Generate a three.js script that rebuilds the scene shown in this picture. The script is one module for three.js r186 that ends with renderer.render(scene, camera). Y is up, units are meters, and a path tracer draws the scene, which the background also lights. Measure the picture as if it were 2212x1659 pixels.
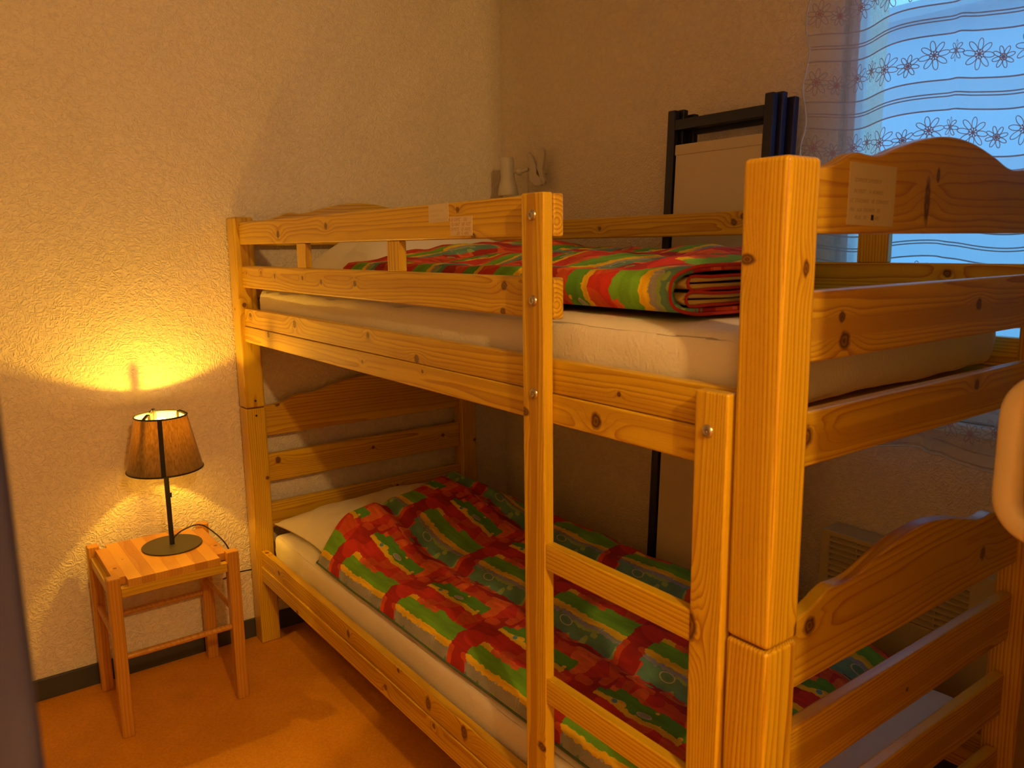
import * as THREE from 'three';
import { RoundedBoxGeometry } from 'three/addons/geometries/RoundedBoxGeometry.js';
import { mergeGeometries, mergeVertices } from 'three/addons/utils/BufferGeometryUtils.js';

// ---------------------------------------------------------------- camera, sky, large lights, exposure
const scene = new THREE.Scene();
const camera = new THREE.PerspectiveCamera(2 * Math.atan(829.5 / 1716.74) * 180 / Math.PI, 2212 / 1659, 0.02, 200);
{
  const yaw = 0.63789, pitch = -0.172747, roll = -0.012964;
  const fwd = new THREE.Vector3(Math.sin(yaw) * Math.cos(pitch), Math.sin(pitch), -Math.cos(yaw) * Math.cos(pitch));
  const r0 = new THREE.Vector3(Math.cos(yaw), 0, Math.sin(yaw)), u0 = new THREE.Vector3().crossVectors(r0, fwd);
  const r = r0.clone().multiplyScalar(Math.cos(roll)).addScaledVector(u0, Math.sin(roll));
  const u = u0.clone().multiplyScalar(Math.cos(roll)).addScaledVector(r0, -Math.sin(roll));
  camera.quaternion.setFromRotationMatrix(new THREE.Matrix4().makeBasis(r, u, fwd.clone().negate()));
  camera.position.set(-0.86919, 1.42815, 2.79865);
  camera.focus = 2.3; camera.userData.fStop = 7.7;
}
scene.background = new THREE.Color().setRGB(0.33, 1.12, 2.0);
const renderer = new THREE.WebGLRenderer({ antialias: true });
renderer.toneMapping = THREE.LinearToneMapping;
renderer.toneMappingExposure = 0.98;
renderer.shadowMap.enabled = true;
const WARM_LAMP = [1.0, 0.53, 0.035], WARM_CEILING = [1.0, 0.58, 0.17];
const LAMP_POWER = 0.66, CEILING_POWER = 8.0;

// ---------------------------------------------------------------- random numbers and noise
function rng(seed) { let a = seed >>> 0; return () => { a = (a + 0x6D2B79F5) | 0; let t = Math.imul(a ^ (a >>> 15), 1 | a); t = (t + Math.imul(t ^ (t >>> 7), 61 | t)) ^ t; return ((t ^ (t >>> 14)) >>> 0) / 4294967296; }; }
function hash(i, j, s) { let h = Math.imul(i, 374761393) + Math.imul(j, 668265263) + Math.imul(s, 974634541); h = Math.imul(h ^ (h >>> 13), 1274126177); return ((h ^ (h >>> 16)) >>> 0) / 4294967296; }
function noise(x, y, s = 0, px = 0, py = 0) {          // value noise in -1..1; px, py make it tile
  const x0 = Math.floor(x), y0 = Math.floor(y), fx = x - x0, fy = y - y0, u = fx * fx * (3 - 2 * fx), v = fy * fy * (3 - 2 * fy);
  const w = (k, p) => p ? ((k % p) + p) % p : k;
  const a = hash(w(x0, px), w(y0, py), s), b = hash(w(x0 + 1, px), w(y0, py), s), c = hash(w(x0, px), w(y0 + 1, py), s), d = hash(w(x0 + 1, px), w(y0 + 1, py), s);
  return (a + (b - a) * u + (c - a) * v + (a - b - c + d) * u * v) * 2 - 1;
}
const clamp = (x, a = 0, b = 1) => Math.min(b, Math.max(a, x)), lerp = (a, b, t) => a + (b - a) * t, sstep = (a, b, x) => { const t = clamp((x - a) / (b - a)); return t * t * (3 - 2 * t); };
const hex = (h) => [(h >> 16) & 255, (h >> 8) & 255, h & 255];

function dataTexture(w, h, fill, srgb = true, repeat = true) {
  const d = new Uint8Array(w * h * 4), out = [0, 0, 0];
  for (let j = 0; j < h; j++) for (let i = 0; i < w; i++) { fill(i, j, out); const k = (j * w + i) * 4; d[k] = out[0]; d[k + 1] = out[1]; d[k + 2] = out[2]; d[k + 3] = 255; }
  const t = new THREE.DataTexture(d, w, h); t.magFilter = THREE.LinearFilter; t.minFilter = THREE.LinearMipmapLinearFilter; t.generateMipmaps = true;
  if (repeat) t.wrapS = t.wrapT = THREE.RepeatWrapping;
  if (srgb) t.colorSpace = THREE.SRGBColorSpace;
  t.needsUpdate = true; return t;
}

// ---------------------------------------------------------------- objects
const counts = {};
function numbered(n) { const k = counts[n] = (counts[n] ?? -1) + 1; return k ? n + '_' + String(k).padStart(3, '0') : n; }
function place(o, parent) { o.traverse((m) => { if (m.isMesh) { m.castShadow = true; m.receiveShadow = true; } }); (parent ?? scene).add(o); return o; }
function part(name, geo, m, parent, label) { const o = new THREE.Mesh(geo, m); o.name = name; if (label) o.userData.label = label; return place(o, parent); }
function thing(name, label, category, group) { const o = new THREE.Group(); o.name = numbered(name); o.userData = { label, category }; if (group) o.userData.group = group; scene.add(o); return o; }
function solo(name, geo, m, label, category, group) { const o = new THREE.Mesh(geo, m); o.name = numbered(name); o.userData = { label, category }; if (group) o.userData.group = group; return place(o); }
function struct(name, geo, m, parent) { const o = new THREE.Mesh(geo, m); o.name = name; if (!parent) o.userData = { kind: 'structure' }; return place(o, parent); }
function structGroup(name) { const o = new THREE.Group(); o.name = name; o.userData = { kind: 'structure' }; scene.add(o); return o; }
const boxG = (x0, x1, y0, y1, z0, z1) => new THREE.BoxGeometry(x1 - x0, y1 - y0, z1 - z0).translate((x0 + x1) / 2, (y0 + y1) / 2, (z0 + z1) / 2);
const rboxG = (x0, x1, y0, y1, z0, z1, r = 0.003, seg = 2) => new RoundedBoxGeometry(x1 - x0, y1 - y0, z1 - z0, seg, Math.min(r, (x1 - x0) / 2.01, (y1 - y0) / 2.01, (z1 - z0) / 2.01)).translate((x0 + x1) / 2, (y0 + y1) / 2, (z0 + z1) / 2);
const mat = (o) => new THREE.MeshStandardMaterial(o);
const rgb = (r, g, b) => new THREE.Color().setRGB(r, g, b);
const tubeG = (pts, r, seg = 40, rad = 10) => new THREE.TubeGeometry(new THREE.CatmullRomCurve3(pts.map((p) => new THREE.Vector3(...p))), seg, r, rad);
// uv in metres for flat surfaces, taken from the way each face points
function metreUV(g, s = 1) {
  const p = g.attributes.position, n = g.attributes.normal, uv = new Float32Array(p.count * 2);
  for (let i = 0; i < p.count; i++) {
    const ax = Math.abs(n.getX(i)), ay = Math.abs(n.getY(i)), az = Math.abs(n.getZ(i));
    const [a, b] = ax >= ay && ax >= az ? [p.getZ(i), p.getY(i)] : ay >= az ? [p.getX(i), p.getZ(i)] : [p.getX(i), p.getY(i)];
    uv[i * 2] = a / s; uv[i * 2 + 1] = b / s;
  }
  g.setAttribute('uv', new THREE.BufferAttribute(uv, 2)); return g;
}

// ---------------------------------------------------------------- pine
const PINE = { light: hex(0xe4bd26), dark: hex(0xa66c10), knot: hex(0x4a2509) };
const SIDES = ['px', 'nx', 'py', 'ny', 'pz', 'nz'];
// One texture per kind of board: along it the grain, across it the four long faces one after another, at the end a square of end grain.
function pineTexture(len, faces, opt) {
  const { seed = 1, ring = 0.007, knots: kn = [], straight = 0, contrast = 1, light = PINE.light, dark = PINE.dark, heart = [] } = opt;
  const knots = kn.map((k) => [k[0], k[1], k[2], k[3] * 1.3, ...k.slice(4)]);
  const per = faces.reduce((a, f) => a + f.w, 0), cap = Math.max(...faces.map((f) => f.w)), W = Math.min(2048, Math.ceil((len + cap) * 850)), H = Math.max(64, Math.min(640, Math.ceil(per * 1250)));
  const r = rng(seed), L = len + cap;
  const fs = []; let v0 = 0;
  for (const f of faces) {
    const flat = f.w > 0.04 && !straight;
    fs.push({ v0, v1: v0 + f.w, w: f.w, side: f.side, vc: (0.5 + (r() - 0.5) * (straight ? 8 : 1.1)) * f.w, d: (flat ? 0.012 + r() * 0.02 : 0.08 + r() * 0.08), dd: flat ? 0.018 : 0.004, s: Math.floor(r() * 1e6), ks: knots.filter((k) => k[0] === f.side), hs: heart.filter((k) => k[0] === f.side) });
    v0 += f.w;
  }
  let fi = 0;
  return [dataTexture(W, H, (i, j, out) => {
    const u = (i + 0.5) / W * L, v = (j + 0.5) / H * per;
    let t, kd = 0, red = 0;
    if (u > len) {
      const cu = u - len - cap * 0.5, cv = (v % cap) - cap * 0.35, q = Math.hypot(cu * 1.1 + 0.03, cv) / (ring * 0.85) + noise(cu * 60, cv * 60, seed) * 0.25, f = q - Math.floor(q);
      t = Math.pow(f, 2.5) * 0.9;
    } else {
      while (v < fs[fi].v0) fi--; while (v >= fs[fi].v1 && fi < fs.length - 1) fi++;
      const f = fs[fi], vl = v - f.v0;
      let vv = vl - f.vc - 0.012 * noise(u * 1.6, 3.1, f.s) - 0.004 * noise(u * 6, vl * 14, f.s + 1), push = 0;
      for (const k of f.ks) {
        const du = (u - k[1]) / (k[3] * 3.2), dv = (vl - k[2]) / (k[3] * 1.5), e = Math.exp(-du * du - dv * dv);
        push += e * k[3] * 1.35;
        const a = (u - k[1]) / (k[3] * (k[5] ?? 1)), b = (vl - k[2]) / (k[3] * (k[4] ?? 1)), q = Math.hypot(a, b) + noise(u * 160, vl * 160, f.s) * 0.12;
        kd = Math.max(kd, sstep(1.05, 0.72, q) * (0.75 + 0.25 * Math.sin(q * 14)));
        const tail = Math.exp(-Math.pow((u - k[1]) / (k[3] * 5), 2)) * Math.exp(-Math.pow((vl - k[2]) / (k[3] * 0.8), 2)); red = Math.max(red, tail * 0.45);
      }
      for (const h of f.hs) { const a = (vl - h[1] - 0.006 * noise(u * 5, 1, f.s + 7)) / h[2]; red = Math.max(red, sstep(1.1, 0.7, Math.abs(a)) * h[3]); }
      const d = f.d + f.dd * noise(u * 0.9, 7.7, f.s + 2), rr = Math.sqrt(vv * vv + d * d) + push * (straight ? 0.6 : 1);
      const q = rr / ring + 0.18 * noise(u * 9, vl * 120, f.s + 3), fr = q - Math.floor(q);
      t = Math.pow(fr, 2.6) * (0.62 + 0.38 * hash(Math.floor(q), 5, f.s)) * (fr > 0.93 ? (1 - fr) / 0.07 : 1);
    }
    t = clamp(t * 1.0 * contrast + 0.04 + 0.10 * noise(u * 14, v * 1500, seed + 4) + 0.13 * noise(u * 2.2, v * 22, seed + 5));
    t = Math.max(t, red * 0.85);
    for (let c = 0; c < 3; c++) { let x = lerp(light[c], dark[c], t); x = lerp(x, PINE.knot[c], kd * 0.92); out[c] = clamp(x + 4 * noise(i * 0.9, j * 0.9, seed + 6), 0, 255); }
  }), { len: L, per, cap, solid: len, fs }];
}
const pineLib = {};
function pineMaterial(key, len, faces, opt) {
  if (pineLib[key]) return pineLib[key];
  const [t, info] = pineTexture(len, faces, opt);
  t.wrapS = t.wrapT = THREE.ClampToEdgeWrapping;
  const m = new THREE.MeshPhysicalMaterial({ map: t, roughness: 0.42, clearcoat: 0.35, clearcoatRoughness: 0.22 });
  m.name = 'pine'; return (pineLib[key] = { m, info });
}
// A beam with rounded edges whose grain runs along `axis`; faces: nx, py, px, ny for a beam along z, and so on.
function beamFaces(size, axis) {
  const [x, y, z] = size;
  if (axis === 'z') return [{ side: 'nx', w: y }, { side: 'py', w: x }, { side: 'px', w: y }, { side: 'ny', w: x }];
  if (axis === 'y') return [{ side: 'nx', w: z }, { side: 'pz', w: x }, { side: 'px', w: z }, { side: 'nz', w: x }];
  return [{ side: 'pz', w: y }, { side: 'py', w: z }, { side: 'nz', w: y }, { side: 'ny', w: z }];
}
function pineUV(g, size, axis, info, shift = 0) {
  const p = g.attributes.position, n = p.count, per = n / 6, uv = new Float32Array(n * 2), half = size.map((s) => s / 2), ai = 'xyz'.indexOf(axis);
  g.computeBoundingBox(); const c = g.boundingBox.getCenter(new THREE.Vector3());
  for (let i = 0; i < n; i++) {
    const side = SIDES[Math.floor(i / per)], q = [p.getX(i) - c.x + half[0], p.getY(i) - c.y + half[1], p.getZ(i) - c.z + half[2]], f = info.fs.find((k) => k.side === side);
    if (f) {
      const across = axis === 'z' ? (side[1] === 'x' ? q[1] : q[0]) : axis === 'y' ? (side[1] === 'x' ? q[2] : q[0]) : (side[1] === 'z' ? q[1] : q[2]);
      uv[i * 2] = (clamp(q[ai], 0.0005, info.solid - 0.002) + shift) / info.len; uv[i * 2 + 1] = (f.v0 + clamp(across, 0.0006, f.w - 0.0006)) / info.per;
    } else {
      const [a, b] = axis === 'z' ? [q[0], q[1]] : axis === 'y' ? [q[0], q[2]] : [q[2], q[1]];
      uv[i * 2] = (info.solid + 0.003 + Math.min(a, info.cap - 0.006)) / info.len; uv[i * 2 + 1] = Math.min(b, info.per) / info.per;
    }
  }
  g.setAttribute('uv', new THREE.BufferAttribute(uv, 2)); return g;
}
function beam(name, x0, x1, y0, y1, z0, z1, axis, opt, parent, r = 0.004) {
  const size = [x1 - x0, y1 - y0, z1 - z0], len = size['xyz'.indexOf(axis)];
  const { m, info } = pineMaterial(opt.key ?? name + JSON.stringify(size.map((s) => +s.toFixed(3))) + (opt.seed ?? 0), len, beamFaces(size, axis), opt);
  return part(name, pineUV(rboxG(x0, x1, y0, y1, z0, z1, r, 2), size, axis, info), m, parent, opt.label);
}

// ---------------------------------------------------------------- the room
const WB = 1.177, ZW = -0.012, CEIL = 2.55;
const plasterBump = dataTexture(1024, 1024, (i, j, out) => {
  const x = i / 1024, y = j / 1024, P = 96, w1 = noise(x * 40, y * 40, 11, 40, 40) * 0.9, w2 = noise(x * 40, y * 40, 12, 40, 40) * 0.9;
  const a = noise(x * P + w1, y * P + w2, 1, P, P), b = noise(x * 190 + w2, y * 190, 2, 190, 190), c = noise(x * 12, y * 12, 3, 12, 12);
  const ridge = 1 - Math.abs(a); out[0] = out[1] = out[2] = clamp(0.5 * ridge * ridge + 0.25 + b * 0.13 + c * 0.05) * 255;
}, false);
const plasterTone = dataTexture(512, 512, (i, j, out) => { const x = i / 512, y = j / 512, t = noise(x * 6, y * 6, 5, 6, 6) * 3 + noise(x * 70, y * 70, 6, 70, 70) * 4; out[0] = 242 + t; out[1] = 230 + t; out[2] = 214 + t; });
const plaster = mat({ map: plasterTone, bumpMap: plasterBump, bumpScale: 0.0036, roughness: 0.92 }); plaster.name = 'plaster';
const ceilingPaint = mat({ color: 0xf2ece0, roughness: 0.95 });
const lino = mat({ map: dataTexture(1024, 1024, (i, j, out) => { const x = i / 1024, y = j / 1024, t = noise(x * 200, y * 200, 21, 200, 200) * 7 + noise(x * 400, y * 400, 22, 400, 400) * 6 + noise(x * 14, y * 14, 23, 14, 14) * 5 + noise(x * 4, y * 4, 24, 4, 4) * 4; out[0] = 228 + t; out[1] = 156 + t; out[2] = 28 + t * 0.7; }), roughness: 0.5 });
const wallUV = (g) => metreUV(g, 0.65);

struct('floor', metreUV(boxG(-2.1, 1.3, -0.1, 0, -0.12, 6.1), 0.9), lino);
struct('ceiling', boxG(-2.1, 1.3, CEIL, CEIL + 0.1, -0.12, 6.1), ceilingPaint);
struct('wall_back', wallUV(boxG(-0.96, WB, 0, CEIL, ZW - 0.1, ZW)), plaster);
// wall with the window: four blocks round one opening
const WZ0 = 1.535, WZ1 = 2.46, WY0 = 0.98, WY1 = 2.2;
struct('wall_right', wallUV(mergeGeometries([boxG(WB, WB + 0.22, 0, CEIL, ZW - 0.1, WZ0), boxG(WB, WB + 0.22, 0, CEIL, WZ1, 6.0), boxG(WB, WB + 0.22, 0, WY0, WZ0, WZ1), boxG(WB, WB + 0.22, WY1, CEIL, WZ0, WZ1)])), plaster);
struct('wall_left', wallUV(boxG(-0.96, -0.862, 0, CEIL, ZW, 2.41)), plaster);
struct('wall_front', wallUV(boxG(-2.1, WB, 0, CEIL, 6.0, 6.1)), plaster);
struct('wall_hall', wallUV(mergeGeometries([boxG(-2.1, -2.0, 0, CEIL, 1.9, 6.0), boxG(-2.0, -0.96, 0, CEIL, 1.8, 1.9)])), plaster);
const skirting = mat({ color: rgb(0.052, 0.054, 0.062), roughness: 0.45 });
struct('baseboard_back', rboxG(-0.86, WB, 0, 0.072, ZW, ZW + 0.011, 0.003), skirting);
struct('baseboard_right', rboxG(WB - 0.011, WB, 0, 0.072, 0, 2.48, 0.003), skirting);
struct('baseboard_left', rboxG(-0.862, -0.852, 0, 0.072, 0, 2.4, 0.003), skirting);

// blue door frame at the camera's side
{
  const d = structGroup('door_1');
  const paint = mat({ map: dataTexture(128, 512, (i, j, out) => { const t = noise(i * 0.05, j * 0.03, 31) * 10 + noise(i * 0.3, j * 0.2, 32) * 4; out[0] = 40 + t; out[1] = 44 + t; out[2] = 80 + t; }), roughness: 0.4 });
  struct('jamb', rboxG(-0.965, -0.849, 0, 2.08, 2.405, 2.45, 0.006), paint, d);
  struct('lintel', rboxG(-0.965, -0.849, 2.08, 2.13, 2.405, 3.4, 0.006), paint, d);
}

// window in the right wall, seen through the curtain
{
  const w = structGroup('window_1'), pvc = mat({ color: 0xd7d9dc, roughness: 0.35 }), X0 = 1.2, X1 = 1.24;
  const mid = 2.3;
  struct('window_frame', mergeGeometries([rboxG(X0, X1, WY0, WY1, WZ0, WZ0 + 0.022), rboxG(X0, X1, WY0, WY1, WZ1 - 0.05, WZ1), rboxG(X0, X1, WY0, WY0 + 0.05, WZ0, WZ1), rboxG(X0, X1, WY1 - 0.05, WY1, WZ0, WZ1), rboxG(X0, X1, WY0, WY1, mid - 0.03, mid + 0.03)]), pvc, w);
  for (const [a, b] of [[WZ0 + 0.022, mid - 0.03], [mid + 0.03, WZ1 - 0.05]]) {
    struct('sash', mergeGeometries([rboxG(X0 - 0.02, X1 - 0.01, WY0 + 0.05, WY1 - 0.05, a, a + 0.022), rboxG(X0 - 0.02, X1 - 0.01, WY0 + 0.05, WY1 - 0.05, b - 0.045, b), rboxG(X0 - 0.02, X1 - 0.01, WY0 + 0.05, WY0 + 0.095, a, b), rboxG(X0 - 0.02, X1 - 0.01, WY1 - 0.095, WY1 - 0.05, a, b)]), pvc, w);
    struct('pane', boxG(X0 + 0.012, X0 + 0.016, WY0 + 0.09, WY1 - 0.09, a + 0.018, b - 0.04), new THREE.MeshPhysicalMaterial({ color: 0xffffff, transmission: 1, thickness: 0, roughness: 0.02, ior: 1.45 }), w);
  }
  struct('window_sill', rboxG(WB - 0.02, X0, WY0 - 0.03, WY0, WZ0 - 0.03, WZ1 + 0.03, 0.006), pvc, w);
}
// the house across the way, behind the curtain
{
  const h = thing('house', 'pale house wall outside the curtained window', 'building');
  part('wall', boxG(8, 12, -3, 3.7, -14, 9), mat({ color: rgb(0.56, 0.60, 0.68), roughness: 0.9 }), h);
  part('roof', boxG(7.7, 12.2, 3.7, 3.85, -14.3, 9.3), mat({ color: rgb(0.5, 0.52, 0.58), roughness: 0.9 }), h);
}
// ceiling lamp of the entrance, behind the camera
{
  const l = thing('ceiling_lamp', 'round glass ceiling lamp by the entrance', 'lamp');
  const P = [-0.68, 2.4, 3.9];
  part('canopy', new THREE.CylinderGeometry(0.07, 0.075, 0.03, 32).translate(P[0], CEIL - 0.015, P[2]), mat({ color: 0xdddddd, roughness: 0.4 }), l);
  part('globe', new THREE.SphereGeometry(0.085, 32, 20).translate(P[0], CEIL - 0.115, P[2]), mat({ color: 0xfff2dd, emissive: rgb(1, 0.62, 0.25), emissiveIntensity: 2.0, roughness: 0.4 }), l);
  const p = new THREE.PointLight(rgb(...WARM_CEILING), CEILING_POWER); p.position.set(P[0], CEIL - 0.115, P[2]); p.shadow.radius = 2.2; p.castShadow = true; p.name = 'ceiling_bulb'; l.add(p);
}

// ---------------------------------------------------------------- bunk bed
const W = 0.963, ZF = 2.2, PW = 0.07, J = 0.8782, H = 1.5335;
const bed = thing('bunk_bed', 'honey pine bunk bed with guard rails and ladder', 'bunk bed');
const X0 = 0.0185, X1 = 0.0425;                                  // front rails
// posts: the near one carries its own knots, all with fine upright grain
const postOpt = (o) => ({ straight: 1, ring: 0.0052, contrast: 1.05, ...o });
for (const [ix, iz] of [[0, 0], [0, 1], [1, 0], [1, 1]]) {
  const x0 = ix ? W - PW : 0, z0 = iz ? ZF - PW : 0, near = !ix && iz, front = !ix && !iz;
  beam('post', x0, x0 + PW, J + 0.001, H, z0, z0 + PW, 'y', postOpt(near ? { key: 'postNear', seed: 71, knots: [['nx', 0.527, 0.013, 0.0085, 1.25, 0.75], ['pz', 0.515, 0.045, 0.0075, 0.75, 1.3], ['pz', 0.012, 0.066, 0.009, 0.7, 1.4]], heart: [['nx', 0.024, 0.02, 0.35]] } : front ? { key: 'postFrontUp', seed: 74, knots: [['pz', 0.36, 0.02, 0.007], ['nx', 0.345, 0.03, 0.004]] } : { key: 'postUp', seed: 72 }), bed, 0.0075);
  beam('post', x0, x0 + PW, 0, J - 0.002, z0, z0 + PW, 'y', postOpt(near ? { key: 'postNearLow', seed: 83, heart: [['nx', 0.012, 0.007, 0.4]] } : { key: 'postLow', seed: 73, knots: [['pz', 0.62, 0.06, 0.006]] }), bed, 0.0065);
}
// long side rails, each of two boards one above the other
const railK = { up: [['nx', 0.06, 0.04, 0.009, 0.8], ['nx', 0.45, 0.038, 0.011, 0.9], ['nx', 0.93, 0.045, 0.007], ['nx', 1.17, 0.01, 0.009], ['nx', 1.82, 0.022, 0.004]], low: [['nx', 0.23, 0.045, 0.009], ['nx', 1.77, 0.024, 0.011, 1.2], ['nx', 0.9, 0.03, 0.004], ['nx', 1.2, 0.04, 0.004]] };
for (const [lev, yT, yG, yB] of [[1, 1.228, 1.1665, 1.1127], [0, 0.356, 0.2965, 0.238]]) for (const s of [0, 1]) {
  const a = s ? W - X1 : X0, b = s ? W - X0 : X1, k = s ? [] : lev ? railK.up : [['nx', 0.17, 0.03, 0.008], ['nx', 0.72, 0.03, 0.008, 1.4], ['nx', 1.17, 0.03, 0.011, 1.5], ['nx', 1.33, 0.035, 0.011, 1.5], ['py', 0.035, 0.009, 0.006], ['nx', 1.02, 0.05, 0.006]];
  beam('side_rail', a, b, yG + 0.0008, yT, PW, ZF - PW, 'z', { key: 'railTop' + lev + s, seed: 101 + lev * 3 + s, knots: k, heart: s ? [] : [['nx', 0.012, 0.012, 0.4]] }, bed, 0.003);
  beam('side_rail', s ? a : a - 0.0035, s ? b + 0.0035 : b, yB, yG, PW, ZF - PW, 'z', { key: 'railLow' + lev + s, seed: 111 + lev * 3 + s, knots: s ? [] : lev ? railK.low : [['nx', 0.33, 0.008, 0.006], ['nx', 0.95, 0.03, 0.008], ['nx', 1.2, 0.045, 0.006]], heart: s ? [] : [['nx', 0.045, 0.01, 0.35]] }, bed, 0.003);
}
// guard rails with short uprights between them
const GEND = 1.727;
beam('guard_rail', X0, X1, 1.4416, 1.5157, PW, GEND, 'z', { key: 'guardTop', seed: 121, ring: 0.009, knots: [['nx', 0.36, 0.028, 0.012, 0.9, 0.8], ['nx', 0.71, 0.043, 0.008], ['nx', 1.355, 0.058, 0.0055], ['nx', 1.41, 0.004, 0.007], ['nx', 0.012, 0.065, 0.003]] }, bed, 0.005);
beam('guard_rail', X0, X1, 1.2984, 1.372, PW, GEND, 'z', { key: 'guardMid', seed: 124, ring: 0.009, knots: [['nx', 0.19, 0.055, 0.005], ['nx', 0.31, 0.045, 0.006], ['nx', 0.53, 0.045, 0.006], ['nx', 0.66, 0.037, 0.006], ['nx', 0.87, 0.04, 0.007], ['nx', 1.51, 0.055, 0.008], ['nx', 1.505, 0.006, 0.007], ['nx', 0.05, 0.05, 0.004]], heart: [['nx', 0.045, 0.016, 0.4]] }, bed, 0.005);
beam('guard_rail', W - X1, W - X0, 1.447, 1.512, PW, ZF - PW, 'z', { key: 'guardBackTop', seed: 131, knots: [['nx', 0.80, 0.03, 0.006], ['nx', 1.33, 0.035, 0.009], ['nx', 1.36, 0.05, 0.008]] }, bed, 0.005);
beam('guard_rail', W - X1, W - X0, 1.306, 1.378, PW, ZF - PW, 'z', { key: 'guardBackMid', seed: 133, knots: [['nx', 1.9, 0.05, 0.008]] }, bed, 0.005);
for (const [z0, z1, b, n] of [[0.563, 0.625, 0, 1], [1.114, 1.172, 0, 2], [0.398, 0.46, 1, 3], [1.758, 1.832, 1, 4]])
  beam('guard_stub', b ? W - X1 + 0.002 : X0 + 0.002, b ? W - X0 - 0.002 : X1 - 0.002, b ? 1.378 : 1.372, b ? 1.447 : 1.4416, z0, z1, 'y', { key: 'stub' + n, seed: 140 + n, straight: 1 }, bed, 0.0025);
// head and foot: a curved board over straight slats
function curvedBoard(y0, lift, z0, z1, seed, knots) {
  const C = W / 2, half = [[0, 0.151], [0.06, 0.147], [0.11, 0.138], [0.16, 0.126], [0.20, 0.1145], [0.228, 0.1105], [0.25, 0.1108], [0.272, 0.1125], [0.292, 0.108], [0.315, 0.0985], [0.34, 0.091], [0.37, 0.0865], [0.4115, 0.085]].map(([d, h]) => [d, h + lift]);
  const up = new THREE.CatmullRomCurve3([...half.slice(1).reverse().map(([d, h]) => new THREE.Vector3(C - d, y0 + h, 0)), ...half.map(([d, h]) => new THREE.Vector3(C + d, y0 + h, 0))]).getPoints(90);
  const s = new THREE.Shape(); s.moveTo(PW, y0); s.lineTo(W - PW, y0); for (let i = up.length - 1; i >= 0; i--) s.lineTo(up[i].x, up[i].y); s.closePath();
  const g = new THREE.ExtrudeGeometry(s, { depth: z1 - z0 - 0.006, bevelEnabled: true, bevelThickness: 0.003, bevelSize: 0.003, bevelOffset: -0.003, bevelSegments: 2, steps: 1 }).translate(0, 0, z0 + 0.003);
  const top = 0.151 + lift, { m, info } = pineMaterial('curve' + seed, W - 2 * PW, [{ side: 'pz', w: top }, { side: 'nz', w: top }, { side: 'py', w: 0.03 }], { seed, ring: 0.011, knots, heart: [['pz', 0.075, 0.05, 0.3]] });
  const p = g.attributes.position, n = g.attributes.normal, uv = new Float32Array(p.count * 2);
  for (let i = 0; i < p.count; i++) {
    const f = info.fs[Math.abs(n.getZ(i)) < 0.5 ? 2 : n.getZ(i) > 0 ? 0 : 1];
    uv[i * 2] = clamp(p.getX(i) - PW, 0.001, info.solid - 0.001) / info.len; uv[i * 2 + 1] = (f.v0 + (f.side === 'py' ? clamp(p.getZ(i) - z0, 0.001, 0.028) : clamp(p.getY(i) - y0, 0.001, top - 0.001))) / info.per;
  }
  g.setAttribute('uv', new THREE.BufferAttribute(uv, 2));
  part('curved_board', g, m, bed);
}
for (const [end, z0, z1] of [[0, 0.022, 0.048], [1, 2.143, 2.167]]) {
  curvedBoard(1.438, 0, z0, z1, 151 + end, end ? [['pz', 0.34, 0.05, 0.012, 2.6, 0.6], ['pz', 0.37, 0.09, 0.005, 2]] : []);
  curvedBoard(0.768, 0.024, z0, z1, 153 + end, end ? [['pz', 0.08, 0.09, 0.013], ['pz', 0.66, 0.06, 0.009, 1.4]] : [['pz', 0.05, 0.11, 0.008]]);
  const S = [[1.261, 1.361], [1.11, 1.191], [0.597, 0.70], [0.422, 0.518], [0.25, 0.343]];
  S.forEach(([y0, y1], i) => beam('end_slat', PW, W - PW, y0, y1, z0, z1, 'x', { key: 'slat' + end + i, seed: 160 + end * 10 + i, knots: end ? [[['pz', 0.12, 0.06, 0.007], ['pz', 0.13, 0.025, 0.012], ['pz', 0.55, 0.055, 0.009]], [['pz', 0.045, 0.045, 0.014], ['pz', 0.57, 0.06, 0.008]], [['pz', 0.4, 0.04, 0.004]], [], []][i] : [[], [], [['pz', 0.04, 0.075, 0.008, 1.5], ['pz', 0.42, 0.06, 0.006], ['pz', 0.74, 0.06, 0.007]], [['pz', 0.52, 0.06, 0.006], ['pz', 0.74, 0.03, 0.011]], []][i], heart: end ? [['pz', (y1 - y0) * 0.45, 0.018, 0.5]] : [['pz', (y1 - y0) * 0.5, 0.016, 0.3]] }, bed, 0.005));
}
// bed base slats under each mattress
for (const y of [1.142, 0.272]) for (let k = 0; k < 13; k++) beam('base_slat', X1, W - X1, y, y + 0.018, 0.13 + k * 0.155, 0.2 + k * 0.155, 'x', { key: 'base', seed: 175 }, bed, 0.002);
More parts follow.
